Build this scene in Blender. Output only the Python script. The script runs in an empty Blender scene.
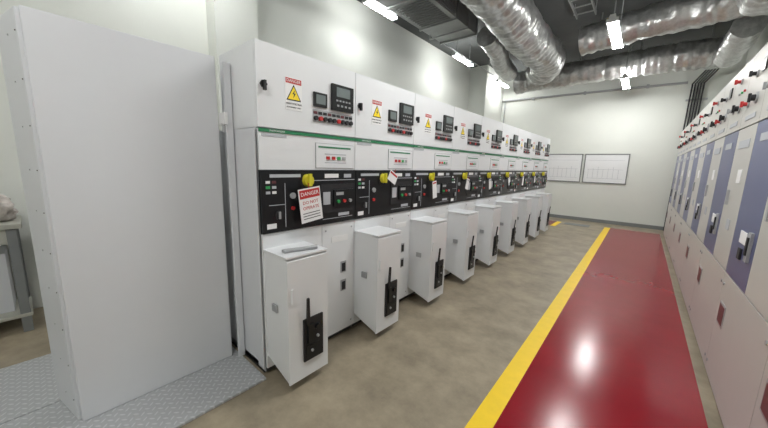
import bpy, bmesh, math, random
from mathutils import Vector, Matrix, noise
random.seed(7)
S=bpy.context.scene
try:
    S.view_settings.view_transform='Standard'
except Exception: pass
# ---------------------------------------------------------------- materials
def mat(name,col,rough=.5,metal=0,emit=None,es=0,noise_amt=0,noise_scale=8,bump=0,bump_scale=60,coat=0,spec=None):
    m=bpy.data.materials.new(name);m.use_nodes=True
    nt=m.node_tree;b=nt.nodes['Principled BSDF']
    b.inputs['Base Color'].default_value=(*col,1);b.inputs['Roughness'].default_value=rough;b.inputs['Metallic'].default_value=metal
    if spec is not None: b.inputs['Specular IOR Level'].default_value=spec
    if coat: b.inputs['Coat Weight'].default_value=coat;b.inputs['Coat Roughness'].default_value=.12
    if emit: b.inputs['Emission Color'].default_value=(*emit,1);b.inputs['Emission Strength'].default_value=es
    tc=nt.nodes.new('ShaderNodeTexCoord')
    if noise_amt:
        n=nt.nodes.new('ShaderNodeTexNoise');n.inputs['Scale'].default_value=noise_scale;n.inputs['Detail'].default_value=8;n.inputs['Roughness'].default_value=.68
        nt.links.new(tc.outputs['Object'],n.inputs['Vector'])
        r=nt.nodes.new('ShaderNodeValToRGB')
        r.color_ramp.elements[0].position=.3;r.color_ramp.elements[1].position=.7
        r.color_ramp.elements[0].color=(*[c*(1-noise_amt) for c in col],1)
        r.color_ramp.elements[1].color=(*[min(1,c*(1+noise_amt)) for c in col],1)
        nt.links.new(n.outputs['Fac'],r.inputs['Fac']);nt.links.new(r.outputs['Color'],b.inputs['Base Color'])
    if bump:
        n2=nt.nodes.new('ShaderNodeTexNoise');n2.inputs['Scale'].default_value=bump_scale;n2.inputs['Detail'].default_value=4
        nt.links.new(tc.outputs['Object'],n2.inputs['Vector'])
        bp=nt.nodes.new('ShaderNodeBump');bp.inputs['Strength'].default_value=bump;bp.inputs['Distance'].default_value=.01
        nt.links.new(n2.outputs['Fac'],bp.inputs['Height']);nt.links.new(bp.outputs['Normal'],b.inputs['Normal'])
    return m
M={}
M['wall']=mat('wall_paint',(.71,.73,.685),.75,noise_amt=.02,noise_scale=1.5,bump=.05)
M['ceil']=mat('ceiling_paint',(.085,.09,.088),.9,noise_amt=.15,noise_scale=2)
M['concrete']=mat('polished_concrete',(.275,.232,.165),.38,noise_amt=.36,noise_scale=3.0,bump=.03,bump_scale=30)
M['red']=mat('red_epoxy',(.235,.004,.012),.19,noise_amt=.08,noise_scale=3,bump=.04,bump_scale=6,spec=.32)
M['yellow']=mat('yellow_epoxy',(.88,.60,.006),.4,noise_amt=.05,noise_scale=10)
M['base']=mat('baseboard_grey',(.2,.21,.21),.6,noise_amt=.05)
M['white']=mat('white_powder_coat',(.72,.735,.75),.38,noise_amt=.015,noise_scale=3,bump=.02,bump_scale=400)
M['panel']=mat('light_grey_sheet_metal',(.62,.635,.66),.42,noise_amt=.02,noise_scale=2,bump=.03,bump_scale=3)
M['seam']=mat('dark_seam',(.03,.03,.03),.7,noise_amt=.05)
M['grey']=mat('grey_metal',(.38,.39,.40),.45,.3,noise_amt=.05)
M['black']=mat('black_plastic',(.006,.007,.008),.3,noise_amt=.05)
M['blackm']=mat('black_matte',(.015,.015,.017),.6,noise_amt=.05)
M['green']=mat('green_strip',(.02,.19,.08),.4,noise_amt=.03)
M['redp']=mat('red_plastic',(.48,.03,.03),.35,noise_amt=.03)
M['maroon']=mat('maroon_label',(.12,.03,.035),.4,noise_amt=.03)
M['greenp']=mat('green_plastic',(.04,.34,.10),.35,noise_amt=.03)
M['yel']=mat('yellow_plastic',(.62,.56,.03),.4,noise_amt=.03)
M['warn']=mat('warning_yellow',(.9,.68,.02),.5,noise_amt=.02)
M['paper']=mat('paper_white',(.80,.80,.80),.7,noise_amt=.01)
M['lcd']=mat('lcd_glass',(.16,.19,.19),.15,noise_amt=.05)
M['blue']=mat('slate_blue_coat',(.085,.098,.205),.35,noise_amt=.04,noise_scale=3)
M['cream']=mat('cream_coat',(.49,.48,.45),.38,noise_amt=.02,noise_scale=3)
M['foil']=mat('aluminium_foil',(.50,.505,.50),.33,.75,noise_amt=.25,noise_scale=14,bump=1.0,bump_scale=13)
M['galv']=mat('galvanised_steel',(.33,.34,.34),.45,.6,noise_amt=.1,noise_scale=6,bump=.05)
M['tube']=mat('fluorescent_tube',(1,1,1),.5,emit=(1,1,.985),es=72)
M['board']=mat('white_board_print',(.78,.79,.80),.35,noise_amt=.01)
M['line']=mat('thin_line_print',(.45,.47,.5),.6,noise_amt=.02)
M['bench']=mat('bench_laminate',(.42,.42,.37),.5,noise_amt=.05)
M['plastic']=mat('crumpled_plastic',(.55,.50,.46),.25,noise_amt=.3,noise_scale=12,bump=.6,bump_scale=25)
# chequer plate with raised treads
def tread():
    m=mat('chequer_plate_steel',(.40,.43,.47),.4,.2)
    nt=m.node_tree;b=nt.nodes['Principled BSDF'];L=nt.links.new
    tc=nt.nodes.new('ShaderNodeTexCoord');mp=nt.nodes.new('ShaderNodeMapping');mp.inputs['Rotation'].default_value=(0,0,.785);mp.inputs['Scale'].default_value=(26,26,26)
    L(tc.outputs['Object'],mp.inputs['Vector']);sx=nt.nodes.new('ShaderNodeSeparateXYZ');L(mp.outputs['Vector'],sx.inputs[0])
    def mth(op,a,bb=None,c=None):
        n=nt.nodes.new('ShaderNodeMath');n.operation=op
        for i,v in enumerate((a,bb,c)):
            if v is None: continue
            if isinstance(v,(int,float)): n.inputs[i].default_value=v
            else: L(v,n.inputs[i])
        return n.outputs[0]
    u=mth('SUBTRACT',mth('FRACT',sx.outputs[0]),.5);v=mth('SUBTRACT',mth('FRACT',sx.outputs[1]),.5)
    par=mth('FLOORED_MODULO',mth('ADD',mth('FLOOR',sx.outputs[0]),mth('FLOOR',sx.outputs[1])),2.0)
    def d(a,c): return mth('SQRT',mth('ADD',mth('POWER',mth('ABSOLUTE',a),2.0),mth('POWER',mth('MULTIPLY',mth('ABSOLUTE',c),3.2),2.0)))
    d1=d(u,v);d2=d(v,u)
    mix=mth('ADD',mth('MULTIPLY',d1,par),mth('MULTIPLY',d2,mth('SUBTRACT',1.0,par)))
    hgt=mth('MINIMUM',mth('MULTIPLY',mth('MAXIMUM',mth('SUBTRACT',.48,mix),0.0),8.0),1.0)
    bp=nt.nodes.new('ShaderNodeBump');bp.inputs['Strength'].default_value=.8;bp.inputs['Distance'].default_value=.004
    L(hgt,bp.inputs['Height']);L(bp.outputs['Normal'],b.inputs['Normal'])
    rp=nt.nodes.new('ShaderNodeValToRGB');rp.color_ramp.elements[0].color=(.42,.43,.44,1);rp.color_ramp.elements[1].color=(.58,.59,.60,1)  # relief shading put into the colour: raised treads lighter, like worn steel
    L(hgt,rp.inputs['Fac']);L(rp.outputs['Color'],b.inputs['Base Color'])
    return m
M['tread']=tread()
# ---------------------------------------------------------------- mesh builder
class MB:
    def __init__(s): s.v=[];s.f=[];s.m=[];s.names=[];s.smooth=[]
    def mi(s,n):
        if n not in s.names: s.names.append(n)
        return s.names.index(n)
    def add(s,vs,fs,m,sm=False):
        o=len(s.v);s.v+= [tuple(v) for v in vs]
        for f in fs: s.f.append([i+o for i in f]);s.m.append(s.mi(m));s.smooth.append(sm)
    def box(s,x0,x1,y0,y1,z0,z1,m):
        x0,x1=min(x0,x1),max(x0,x1);y0,y1=min(y0,y1),max(y0,y1);z0,z1=min(z0,z1),max(z0,z1)
        s.add([(x0,y0,z0),(x1,y0,z0),(x1,y1,z0),(x0,y1,z0),(x0,y0,z1),(x1,y0,z1),(x1,y1,z1),(x0,y1,z1)],
              [(0,3,2,1),(4,5,6,7),(0,1,5,4),(1,2,6,5),(2,3,7,6),(3,0,4,7)],m)
    def prism(s,pts,d,m):   # extrude polygon pts by vector d
        n=len(pts);P=[Vector(p) for p in pts];d=Vector(d);Q=[p+d for p in P]
        s.add(P+Q,[tuple(range(n))[::-1],tuple(range(n,2*n))]+[(i,(i+1)%n,n+(i+1)%n,n+i) for i in range(n)],m)
    def cyl(s,a,b,r,m,seg=16,r2=None):
        a=Vector(a);b=Vector(b);r2=r if r2 is None else r2
        q=(b-a).to_track_quat('Z','Y');vs=[]
        for c,rr in ((a,r),(b,r2)):
            for i in range(seg):
                t=2*math.pi*i/seg;vs.append(c+q@Vector((rr*math.cos(t),rr*math.sin(t),0)))
        s.add(vs,[(i,(i+1)%seg,seg+(i+1)%seg,seg+i) for i in range(seg)],m,True)
        s.add(vs[:seg],[tuple(range(seg))[::-1]],m);s.add(vs[seg:],[tuple(range(seg))],m)
    def text(s,txt,loc,size,m,sgn=1,axis='x',ext=.0006):
        cu=bpy.data.curves.new('t','FONT');cu.body=txt;cu.size=size;cu.align_x='CENTER';cu.align_y='CENTER';cu.extrude=ext;cu.resolution_u=2
        ob=bpy.data.objects.new('t',cu);S.collection.objects.link(ob)
        dg=bpy.context.evaluated_depsgraph_get();me=ob.evaluated_get(dg).to_mesh()
        if axis=='x': R=Matrix(((0,0,sgn),(sgn,0,0),(0,1,0)))
        else: R=Matrix(((1,0,0),(0,0,-1),(0,1,0)))   # faces -Y
        vs=[R@v.co+Vector(loc) for v in me.vertices];fs=[tuple(p.vertices) for p in me.polygons]
        s.add(vs,fs,m);ob.evaluated_get(dg).to_mesh_clear();bpy.data.objects.remove(ob);bpy.data.curves.remove(cu)
    def obj(s,name,bev=0,parent=None,origin=None):
        me=bpy.data.meshes.new(name)
        o=Vector(origin) if origin else Vector((0,0,0))
        me.from_pydata([tuple(Vector(v)-o) for v in s.v],[],s.f)
        for n in s.names: me.materials.append(M[n])
        for p,i,sm in zip(me.polygons,s.m,s.smooth): p.material_index=i;p.use_smooth=sm
        me.update()
        ob=bpy.data.objects.new(name,me);ob.location=o;S.collection.objects.link(ob)
        if bev:
            b=ob.modifiers.new('bev','BEVEL');b.width=bev;b.segments=2;b.limit_method='ANGLE';b.angle_limit=math.radians(50)
        if parent: ob.parent=parent
        return ob
def simple(name,x0,x1,y0,y1,z0,z1,m,bev=0):
    b=MB();b.box(x0,x1,y0,y1,z0,z1,m);return b.obj(name,bev)
# ---------------------------------------------------------------- room
XL,XR,YB,YE,ZC=-4.55,1.45,-3.0,10.89,4.6
ZH=ZC-.001
simple('floor',XL-.2,XR+.2,YB-.2,YE+.2,-.2,0,'concrete')
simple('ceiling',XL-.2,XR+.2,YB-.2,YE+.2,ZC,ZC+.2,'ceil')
simple('wall_left',XL-.2,XL,YB-.2,YE+.2,0,ZC,'wall')
simple('wall_right',XR,XR+.2,YB-.2,YE+.2,0,ZC,'wall')
simple('wall_end',XL,XR,YE,YE+.2,0,ZC,'wall')
simple('wall_rear',XL,XR,YB-.2,YB,0,ZC,'wall')
simple('wall_column',XL,-4.3,1.72,2.28,0,ZC,'wall')
simple('wall_column',XL,-4.0,9.4,YE,0,ZC,'wall')
simple('baseboard_end',-4.0,XR,YE-.015,YE,0,.10,'base')
simple('floor_red_epoxy',-.495,.50,YB,10.1,0,.004,'red')
simple('floor_yellow_stripe',-.623,-.495,YB,10.1,0,.005,'yellow')
simple('floor_red_pad',-3.2,-1.78,9.35,10.1,0,.004,'red')
simple('floor_yellow_border',-1.78,-1.66,9.2,10.1,0,.005,'yellow')
simple('floor_drain_grating',-1.55,-.95,9.75,10.1,0,.006,'base')
# chequer plates
for (x0,x1,y0,y1) in [(-2.62,-1.87,-1.2,.955),(-3.35,-2.63,-1.2,.955)]:
    simple('chequer_plate',x0,x1,y0,y1,0,.018,'tread',.003)
# ---------------------------------------------------------------- left switchgear row
XF=-1.90;Y0=.98;W=.858;H=2.285
def warning_sign(b,x,yc,zc,s=1.0):
    b.box(x,x+.002,yc-.062*s,yc+.062*s,zc-.10*s,zc+.10*s,'paper')
    b.box(x+.002,x+.0025,yc-.058*s,yc+.058*s,zc+.064*s,zc+.096*s,'redp')
    b.text('DANGER',(x+.003,yc,zc+.080*s),.026*s,'paper')
    t=.055*s;zt=zc+.005*s
    def tri(k,xx,m,dz=0): b.prism([(xx,yc-t*k,zt-.045*s*k+dz),(xx,yc+t*k,zt-.045*s*k+dz),(xx,yc,zt+.055*s*k+dz)],(.001,0,0),m)
    tri(1.0,x+.002,'blackm');tri(.80,x+.0032,'warn',-.002)
    b.prism([(x+.0044,yc+.006*s,zt+.022*s),(x+.0044,yc-.012*s,zt-.006*s),(x+.0044,yc,zt-.004*s),(x+.0044,yc-.006*s,zt-.03*s),(x+.0044,yc+.014*s,zt+.002*s),(x+.0044,yc+.002*s,zt)],(.0006,0,0),'blackm')
    b.text('HIGH VOLTAGE',(x+.003,yc,zc-.060*s),.0165*s,'blackm')
    b.text('AUTHORISED ONLY',(x+.003,yc,zc-.082*s),.012*s,'blackm')
for i in range(9):
    y=Y0+i*W;b=MB();a=y+.003;e=y+W-.003;X=XF
    b.box(X-1.0,X-.02,a+.004,e-.004,.02,1.75,'seam')
    b.box(X-1.0,X-.03,a,a+.006,.02,1.765,'panel');b.box(X-1.0,X-.03,e-.006,e,.02,1.765,'panel')
    b.box(X-.98,X-.05,a,e,.0,.06,'seam')
    # LV compartment
    b.box(X-.52,X-.022,a,e,1.762,H,'white')
    b.box(X-.022,X-.014,a+.008,e-.008,1.77,H-.006,'seam')
    b.box(X-.018,X,a,e,1.766,H-.002,'white')
    b.cyl((X,a+.045,2.03),(X+.012,a+.045,2.03),.024,'blackm',6)
    b.box(X+.01,X+.03,a+.037,a+.053,1.99,2.05,'blackm')
    warning_sign(b,X,a+.265,2.005,1.06)
    # meter 1 & 2
    b.box(X,X+.014,y+.43,y+.55,1.955,2.055,'black');b.box(X+.014,X+.016,y+.447,y+.533,1.974,2.04,'lcd')
    b.box(X,X+.022,y+.595,y+.815,1.952,2.145,'black');b.box(X+.022,X+.024,y+.635,y+.775,2.055,2.125,'lcd')
    for k in range(5): b.box(X+.022,X+.025,y+.632+k*.032,y+.650+k*.032,2.020,2.032,'grey')
    for k in range(4): b.box(X+.022,X+.025,y+.640+k*.040,y+.660+k*.040,1.982,1.996,'grey')
    # push buttons
    b.box(X,X+.003,y+.425,y+.82,1.845,1.935,'grey')
    cols=['blackm','redp','blackm','blackm','blackm','redp','blackm','blackm','blackm']
    for k in range(9):
        yy=y+.447+k*.044;b.cyl((X+.003,yy,1.872),(X+.02,yy,1.872),.0165,cols[k],12)
        b.box(X+.003,X+.006,yy-.017,yy+.017,1.902,1.922,'blackm' if k%3 else 'maroon')
    # green strip, white control panel
    b.box(X-.018,X,a,e,1.492,1.756,'white')
    b.box(X,X+.006,a,e,1.735,1.757,'green')
    b.box(X,X+.003,a+.02,a+.2,1.708,1.728,'line')
    b.text('SWITCHGEAR',(X+.0065,a+.13,1.746),.018,'paper')
    b.box(X,X+.004,y+.445,y+.835,1.505,1.695,'grey');b.box(X+.004,X+.006,y+.449,y+.831,1.509,1.691,'white')
    b.box(X+.006,X+.008,y+.47,y+.80,1.660,1.672,'green')
    for k,c in enumerate(['redp','redp','greenp','grey']):
        b.box(X+.006,X+.014,y+.545+k*.055,y+.575+k*.055,1.572,1.597,c)
    b.box(X+.006,X+.008,y+.53,y+.75,1.545,1.553,'line');b.box(X+.006,X+.008,y+.53,y+.75,1.61,1.618,'line')
    # black mimic band
    b.box(X-.02,X+.012,a,e,1.062,1.488,'black')
    Z=X+.012
    b.box(Z,Z+.002,a+.06,a+.30,1.44,1.462,'line')
    for k in range(6): b.box(Z,Z+.003,a+.03+(k%2)*.045,a+.060+(k%2)*.045,1.40-k//2*.035,1.418-k//2*.035,['paper','maroon','greenp','line','line','paper'][k])
    b.box(Z,Z+.0015,a+.17,a+.174,1.09,1.40,'line');b.box(Z,Z+.0015,a+.05,a+.175,1.25,1.254,'line')
    b.cyl((Z,a+.12,1.18),(Z+.008,a+.12,1.18),.032,'blackm',16);b.box(Z+.006,Z+.018,a+.113,a+.127,1.155,1.205,'grey')
    b.cyl((Z,a+.355,1.395),(Z+.006,a+.355,1.395),.060,'blackm',20)
    b.cyl((Z,a+.355,1.415),(Z+.035,a+.355,1.415),.047,'yel',12,.040)
    b.box(Z+.03,Z+.05,a+.343,a+.367,1.375,1.465,'yel')
    b.box(Z,Z+.006,a+.48,a+.83,1.15,1.38,'blackm')
    b.box(Z+.006,Z+.02,a+.60,a+.82,1.20,1.335,'black')
    b.box(Z+.02,Z+.022,a+.62,a+.70,1.29,1.315,'grey')
    for k in range(3): b.cyl((Z+.02,a+.64+k*.065,1.24),(Z+.034,a+.64+k*.065,1.24),.014,['greenp','redp','grey'][k],12)
    b.box(Z,Z+.0015,a+.40,a+.84,1.41,1.415,'line');b.box(Z,Z+.0015,a+.50,a+.82,1.10,1.104,'line')
    b.box(Z+.006,Z+.008,a+.50,a+.57,1.22,1.32,'line')
    b.box(Z,Z+.002,a+.52,a+.66,1.43,1.462,'paper');b.box(Z,Z+.002,a+.72,a+.80,1.43,1.46,'line')
    b.box(Z,Z+.002,a+.03,a+.10,1.09,1.125,'paper');b.box(Z,Z+.002,a+.66,a+.78,1.115,1.14,'line')
    b.cyl((Z,a+.23,1.31),(Z+.012,a+.23,1.31),.022,'grey',14);b.cyl((Z,a+.23,1.22),(Z+.012,a+.23,1.22),.014,'redp',12)
    # lower doors
    b.box(X-.018,X,a,y+.50,.06,1.056,'white');b.box(X-.018,X,y+.505,e,.06,1.056,'white')
    for zz in (.655,.485):
        b.box(X,X+.006,y+.70,y+.76,zz-.05,zz+.05,'grey');b.box(X+.006,X+.008,y+.71,y+.75,zz-.04,zz+.035,'blackm')
    b.box(X,X+.003,y+.60,y+.78,.89,.94,'paper')
    for zz in (1.0,.12):
        for yy in (y+.54,e-.03): b.cyl((X,yy,zz),(X+.003,yy,zz),.008,'grey',8)
    # protruding drive box (slanted foot)
    bx0,bx1=y+.012,y+.325;XB=X+.27
    b.prism([(X,bx0,.16),(XB,bx0,.07),(XB,bx0,.935),(X,bx0,.95)],(0,bx1-bx0,0),'white')
    b.prism([(XB,bx0-.004,.066),(XB+.012,bx0-.004,.066),(XB+.012,bx0-.004,.925),(XB,bx0-.004,.935)],(0,bx1-bx0+.008,0),'white')
    b.box(X,XB+.014,bx0-.008,bx1+.008,.944,.956,'white')
    F=XB+.012
    b.box(F,F+.012,bx0+.105,bx0+.265,.19,.50,'blackm')
    b.box(F+.012,F+.018,bx0+.12,bx0+.25,.20,.30,'black');b.box(F+.012,F+.03,bx0+.13,bx0+.170,.32,.46,'black')
    b.cyl((F+.012,bx0+.215,.42),(F+.03,bx0+.215,.42),.022,'black',12);b.cyl((F+.012,bx0+.215,.35),(F+.026,bx0+.215,.35),.010,'grey',10)
    b.cyl((F+.012,bx0+.165,.26),(F+.026,bx0+.165,.26),.010,'grey',10)
    b.prism([(F+.01,bx0+.125,.46),(F+.01,bx0+.150,.46),(F+.03,bx0+.132,.66),(F+.03,bx0+.116,.66)],(.014,0,0),'blackm')
    b.box(F-.002,F+.012,bx0+.02,bx0+.035,.64,.74,'white')
    b.box(X+.10,X+.16,bx0-.014,bx0-.002,.55,.60,'grey')
    b.obj('switchgear_cabinet',.0018,origin=(X,y,0))
# side cladding rails at near end
b=MB()
b.box(XF-.36,XF-.335,.93,.975,0.02,2.2,'panel');b.box(XF-.10,XF-.02,.966,.974,.05,1.75,'panel')
b.box(XF-.42,XF-.32,.915,.935,1.79,1.87,'paper');b.cyl((XF-.37,.925,1.74),(XF-.37,.925,1.80),.012,'grey',10)
b.obj('cable_trunking',.002)
# hanging tags
def tag(name,yc,zt,w,hh,ang,big=False):
    b=MB();x=XF+.066
    b.box(x,x+.003,-w/2,w/2,-hh,0,'paper')
    if big:
        b.box(x+.003,x+.004,-w/2+.008,w/2-.008,-.072,-.010,'redp');b.text('DANGER',(x+.0048,0,-.041),.039,'paper')
        b.text('DO NOT',(x+.0035,0,-.105),.034,'redp');b.text('OPERATE',(x+.0035,0,-.145),.034,'redp')
        for k in range(3): b.box(x+.003,x+.004,-w/2+.02,w/2-.02,-.185-k*.020,-.180-k*.020,'blackm')
    else:
        b.box(x+.003,x+.004,-w/2+.008,w/2-.008,-.03,-.012,'redp' if yc<3.4 else 'line')
    b.cyl((x+.001,-.002,-.01),(x+.001,0,.035),.0025,'redp',6)
    ca,sa=math.cos(ang),math.sin(ang)
    b.v=[(v[0],yc+v[1]*ca-v[2]*sa,zt+v[1]*sa+v[2]*ca) for v in b.v]
    b.obj(name)
tag('danger_tag',1.315,1.365,.190,.25,.12,True)
for i,(dy,zt,w,hh,an) in enumerate([(.47,1.47,.13,.10,-.5),(.36,1.37,.085,.20,.15),(.40,1.38,.08,.15,-.3),(.33,1.36,.09,.16,.2),(.36,1.37,.1,.1,.4),(.36,1.38,.08,.18,-.1),(.36,1.37,.09,.14,.2)]):
    tag('paper_tag',Y0+(i+1)*W+dy,zt,w,hh,an)
# handle lying on first box
b=MB();b.cyl((-1.72,1.05,.970),(-1.67,1.22,.970),.014,'grey',12);b.cyl((-1.672,1.21,.971),(-1.662,1.25,.971),.015,'grey',12)
b.box(-1.745,-1.71,1.03,1.06,.957,.978,'grey')
b.obj('operating_handle',.002)
# ---------------------------------------------------------------- large side cabinet (blank panel)
b=MB()
Z0=.018;ZP=2.235
b.prism([(-2.335,.04,Z0),(-2.335,.885,Z0),(-2.66,.885,Z0),(-2.66,-.025,Z0)],(0,0,ZP-Z0),'panel')
b.box(-2.335,-2.300,.055,.905,Z0,ZP,'panel')
for k in range(10):
    z=.15+k*.22;b.cyl((-2.47,.012,z),(-2.47,.008,z),.004,'grey',8)
    b.cyl((-2.35,.036,z),(-2.35,.032,z),.003,'blackm',8)
b.obj('blank_end_cabinet',.006)
# ---------------------------------------------------------------- right row
XR0=.55;WR=1.10
for i in range(8):
    y=1.05+i*WR;b=MB();a=y+.003;e=y+WR-.003;X=XR0
    b.box(X+.01,X+.8,a+.003,e-.003,.06,2.46,'seam');b.box(X+.04,X+.8,a,e,0,.07,'grey')
    b.box(X+.02,X+.82,a,e,2.44,2.47,'cream')
    m=y+.545
    for (p,q) in ((a,m-.003),(m+.003,e)):
        b.box(X-.002,X+.018,p,q,1.905,2.465,'cream')
    b.box(X-.002,X+.018,a,m-.003,.845,1.895,'cream');b.box(X-.002,X+.018,m+.003,e,.845,1.895,'blue')
    b.box(X-.002,X+.018,a,e,.075,.835,'cream')
    x=X-.002
    b.box(x-.004,x,y+.86,y+1.03,.48,.64,'grey');b.box(x-.006,x-.004,y+.875,y+1.015,.495,.625,'maroon')
    for zz in (.15,.76):
        for yy in (a+.04,e-.04): b.cyl((x,yy,zz),(x-.006,yy,zz),.012,'grey',8)
    b.box(x-.014,x,m+.06,m+.12,1.02,1.20,'grey');b.box(x-.022,x-.014,m+.075,m+.105,1.06,1.17,'blackm')
    b.box(x-.004,x,m+.20,m+.36,1.10,1.18,'paper');b.box(x-.012,x,m+.24,m+.30,1.0,1.07,'blackm')
    b.box(x-.004,x,m+.15,m+.40,1.76,1.81,'line')
    b.box(x-.004,x,a+.10,a+.42,1.74,1.80,'line');b.box(x-.004,x,a+.14,a+.26,1.48,1.58,'paper')
    b.box(x-.016,x,a+.40,a+.43,1.30,1.42,'grey')
    b.box(x-.005,x,a+.18,a+.28,1.12,1.2,'line')
    for (yy,zz,c,s) in ((y+.18,2.09,'blackm',1.1),(y+.40,2.08,'redp',.8),(y+.70,2.09,'blackm',1.1),(y+.92,2.10,'grey',.8),(y+.82,2.33,'redp',.7),(y+.30,2.28,'blackm',.7)):
        b.cyl((x,yy,zz),(x-.010,yy,zz),.035*s,'grey',16)
        b.cyl((x-.010,yy,zz),(x-.034,yy,zz),.020*s,c,12);b.box(x-.046,x-.03,yy-.007,yy+.007,zz-.028*s,zz+.028*s,c)
    for k in range(3): b.cyl((x,y+.62+k*.09,2.22),(x-.012,y+.62+k*.09,2.22),.010,['redp','greenp','grey'][k],10)
    b.box(x-.010,x,y+.08,y+.17,2.26,2.35,'black');b.box(x-.004,x,y+.12,y+.4,1.95,1.985,'line');b.box(x-.004,x,y+.67,y+.95,1.95,1.985,'line')
    b.obj('control_panel_cabinet',.002,origin=(X,y,0))
# ---------------------------------------------------------------- boards on end wall
for (x0,x1) in ((-2.43,-1.44),(-1.39,-.34)):
    b=MB();z0,z1=1.16,2.01;y=YE-.001
    b.box(x0,x1,y-.015,y,z0,z1,'board')
    for (p,q,r,s_) in ((x0,x1,z0,z0+.025),(x0,x1,z1-.025,z1),(x0,x0+.025,z0,z1),(x1-.025,x1,z0,z1)): b.box(p,q,y-.025,y,r,s_,'base')
    for k in range(5): b.box(x0+.1,x1-.1,y-.0165,y-.015,z0+.14+k*.13,z0+.146+k*.13,'board' if k%2 else 'line')
    for k in range(7): b.box(x0+.12+k*.12,x0+.126+k*.12,y-.0165,y-.015,z0+.14,z0+.4+.04*(k%3),'line')
    b.obj('framed_diagram_board')
# ---------------------------------------------------------------- ducts
def smooth_path(pts,step=.03):
    P=[Vector(p) for p in pts];P=[P[0]*2-P[1]]+P+[P[-1]*2-P[-2]];out=[]
    for i in range(1,len(P)-2):
        p0,p1,p2,p3=P[i-1:i+3];n=max(2,int((p2-p1).length/step))
        for k in range(n):
            t=k/n;out.append(.5*((2*p1)+(p2-p0)*t+(2*p0-5*p1+4*p2-p3)*t*t+(3*p1-p0-3*p2+p3)*t**3))
    out.append(P[-2]);return out
def duct(name,pts,r,seed=0):
    path=smooth_path(pts);b=MB();n=40;vs=[];dist=0
    for k,c in enumerate(path):
        tn=(path[min(k+1,len(path)-1)]-path[max(k-1,0)]).normalized();dist+=.03
        up=Vector((0,0,1)) if abs(tn.z)<.9 else Vector((0,1,0));s1=tn.cross(up).normalized();s2=s1.cross(tn)
        ph=(dist/.62)%1.0
        rr=r*(1-.10*math.exp(-((ph-.5)/.07)**2)+.025*math.sin(dist*2*math.pi/.15)+.05*noise.noise(Vector((dist*1.3,seed,0))))
        for j in range(n):
            t=2*math.pi*j/n;dirv=s1*math.cos(t)+s2*math.sin(t)
            q=rr*(1+.08*noise.noise(Vector((dist*3+seed,math.cos(t)*2.2,math.sin(t)*2.2)))+.05*noise.noise(Vector((dist*11+seed,math.cos(t)*5,math.sin(t)*5))))
            vs.append(c+dirv*q)
    fs=[(k*n+j,k*n+(j+1)%n,(k+1)*n+(j+1)%n,(k+1)*n+j) for k in range(len(path)-1) for j in range(n)]
    b.add(vs,fs,'foil',True);b.add(vs[:n],[tuple(range(n))],'foil');b.add(vs[-n:],[tuple(range(n))],'foil')
    for k in range(10,len(path)-5,40):
        c=path[k];b.box(c.x-.012,c.x+.012,c.y-.012,c.y+.012,c.z+r*.8,ZH,'galv')
    return b.obj(name)
duct('foil_air_duct',[(-2.0,2.6,4.10),(-2.0,4.5,4.08),(-2.05,6.5,4.05),(-2.0,8.0,4.0),(-2.3,8.75,3.98)],.35,1)
duct('foil_air_duct',[(-3.2,9.75,4.02),(-1.0,9.65,4.05),(.2,9.6,4.05),(1.1,9.5,4.0)],.29,2)
duct('foil_air_duct',[(-1.3,7.7,4.14),(-.4,7.6,4.2),(.6,7.5,4.22),(1.1,7.4,4.22)],.27,3)
duct('foil_air_duct',[(-2.75,6.3,4.15),(-2.8,7.0,4.1),(-3.0,7.9,4.05),(-3.1,8.8,4.05)],.20,8)
duct('foil_air_duct',[(.98,4.2,4.15),(.95,5.6,4.1),(.98,6.9,4.0)],.27,4)
duct('foil_air_duct',[(1.0,7.9,3.95),(.95,9.0,3.75)],.20,5)
b=MB()
b.box(-3.60,-2.85,3.2,6.0,4.12,4.42,'galv')
for yy in (3.2,4.2,5.2,6.0): b.box(-3.63,-2.82,yy-.02,yy+.02,4.09,4.45,'galv')
for k in range(12): b.box(-3.52,-2.93,4.32+k*.07,4.345+k*.07,4.10,4.12,'base')
for k in range(7): b.box(-2.85,-2.83,4.3,5.1,4.15+k*.035,4.165+k*.035,'base')
for yy in (3.7,5.6):
    for xx in (-3.64,-2.81): b.box(xx-.01,xx+.01,yy-.01,yy+.01,4.07,ZH,'galv')
    b.box(-3.65,-2.80,yy-.02,yy+.02,4.06,4.09,'galv')
b.obj('rectangular_air_duct',.003)
# cable tray running along the aisle
b=MB()
for xx in (-1.35,-1.05): b.box(xx-.01,xx+.01,3,7.2,4.40,4.46,'galv')
for k in range(14): b.box(-1.35,-1.05,3.1+k*.3,3.13+k*.3,4.405,4.42,'galv')
for yy in (3.5,5.5,7.0):
    for xx in (-1.37,-1.03): b.box(xx-.006,xx+.006,yy-.006,yy+.006,4.4,ZH,'galv')
b.obj('cable_tray')
b=MB();b.cyl((-4.0,YE-.04,3.78),(.55,YE-.04,3.74),.03,'grey',10)
for xx in (-3,-1.6,-.2): b.box(xx-.03,xx+.03,YE-.07,YE-.001,3.71,3.80,'grey')
b.cyl((-3.9,YE-.04,3.78),(-3.9,YE-.04,2.4),.02,'grey',8)
b.obj('conduit_pipe')
b=MB()
for k in range(5):
    b.cyl((.64+k*.05,YE-.06,3.7),(.60+k*.05,YE-.06,0),.016,'blackm',8)
    b.cyl((.64+k*.05,YE-.06,3.69),(.8+k*.05,YE-.4,3.9),.016,'blackm',8)
b.box(.57,.95,YE-.04,YE-.001,3.3,3.34,'grey')
b.obj('cable_bundle')
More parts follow.
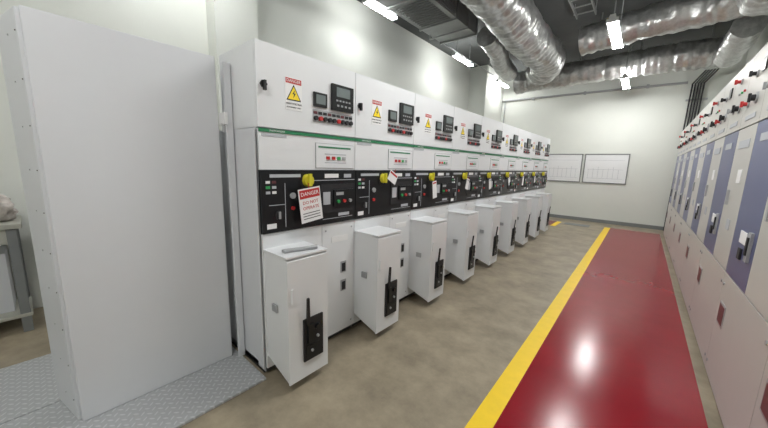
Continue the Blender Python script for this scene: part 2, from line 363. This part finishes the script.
# ---------------------------------------------------------------- fluorescent lamps
def lamp(x,y0,y1,z,w=.12,power=60,drop=True):
    b=MB()
    b.prism([(x-w*.28,y0,z+.03),(x+w*.28,y0,z+.03),(x+w*.2,y0,z+.085),(x-w*.2,y0,z+.085)],(0,y1-y0,0),'white')
    for dx in (-w*.3,w*.3): b.cyl((x+dx,y0+.03,z+.008),(x+dx,y1-.03,z+.008),.018,'tube',10)
    for yy in (y0,y1-.03): b.box(x-w*.45,x+w*.45,yy,yy+.03,z-.01,z+.035,'white')
    if drop:
        for yy in (y0+.15,y1-.15): b.cyl((x,yy,z+.08),(x,yy,ZH),.008,'galv',8)
    o=b.obj('fluorescent_lamp')
    if power:
        l=bpy.data.lights.new('tube_light','AREA');l.shape='RECTANGLE';l.size=w;l.size_y=y1-y0;l.energy=power;l.color=(1,1,.985)
        lo=bpy.data.objects.new('tube_light',l);lo.location=(x,(y0+y1)/2,z-.025);S.collection.objects.link(lo);lo.parent=o
for (y0,y1) in ((5.5,6.75),(8.9,10.1),(2.0,3.25),(-1.5,-.25)): lamp(-.6,y0,y1,3.6,.16,32)
for (y0,y1) in ((3.8,4.6),(6.8,7.8),(9.6,10.5),(.8,1.8),(-2,-1)): lamp(-3.75,y0,y1,4.12,.12,0)
b=MB();b.cyl((-3.79,-2.5,4.26),(-3.79,9.38,4.26),.014,'grey',8)
for yy in (-2,1,3,6,9): b.cyl((-3.79,yy,4.26),(-3.79,yy,ZH),.006,'grey',6)
b.obj('lighting_conduit')
# ---------------------------------------------------------------- bench at far left
b=MB()
b.box(-4.5,-3.95,-1.6,-.08,.93,.97,'bench')
for yy in (-1.55,-.14):
    for xx in (-4.45,-4.0): b.box(xx-.025,xx+.025,yy-.03,yy+.03,0,.93,'base')
b.box(-4.48,-3.97,-1.58,-.10,.14,.17,'bench');b.box(-4.0,-3.98,-1.55,-.12,.80,.93,'bench')
b.box(-4.48,-4.1,-1.5,-.2,.17,.7,'panel')
b.obj('work_bench',.003)
def blob(name,c,s,m,seed):
    bm=bmesh.new();bmesh.ops.create_icosphere(bm,subdivisions=4,radius=1)
    for v in bm.verts:
        n=noise.noise(v.co*2.2+Vector((seed,0,0)));n2=noise.noise(v.co*6+Vector((0,seed,0)))
        v.co*=1+.35*n+.15*n2;v.co=Vector((v.co.x*s[0],v.co.y*s[1],max(v.co.z,-.6)*s[2]))
    mn=min(v.co.z for v in bm.verts)
    me=bpy.data.meshes.new(name);bm.to_mesh(me);bm.free();me.materials.append(M[m])
    for p in me.polygons:p.use_smooth=True
    o=bpy.data.objects.new(name,me);o.location=(c[0],c[1],c[2]-mn);S.collection.objects.link(o)
blob('plastic_bag',(-4.22,-.28,.97),(.17,.17,.16),'plastic',3)
blob('plastic_bag',(-4.22,-.68,.97),(.16,.16,.19),'plastic',9)
# ---------------------------------------------------------------- world + camera
w=bpy.data.worlds.new('w');S.world=w;w.use_nodes=True;w.node_tree.nodes['Background'].inputs[0].default_value=(.8,.85,.9,1);w.node_tree.nodes['Background'].inputs[1].default_value=.2
th,p,r=.7022,.1642,.0273
F=Vector((-math.sin(th)*math.cos(p),math.cos(th)*math.cos(p),-math.sin(p)));R=Vector((math.cos(th),math.sin(th),0));U=R.cross(F)
R2=R*math.cos(r)+U*math.sin(r);U2=-R*math.sin(r)+U*math.cos(r)
cd=bpy.data.cameras.new('camera');cd.sensor_width=36;cd.lens=301.57/768*36;cd.clip_start=.02
co=bpy.data.objects.new('camera',cd);S.collection.objects.link(co)
mw=Matrix((R2,U2,-F)).transposed().to_4x4();mw.translation=Vector((0,0,1.55));co.matrix_world=mw
S.camera=co
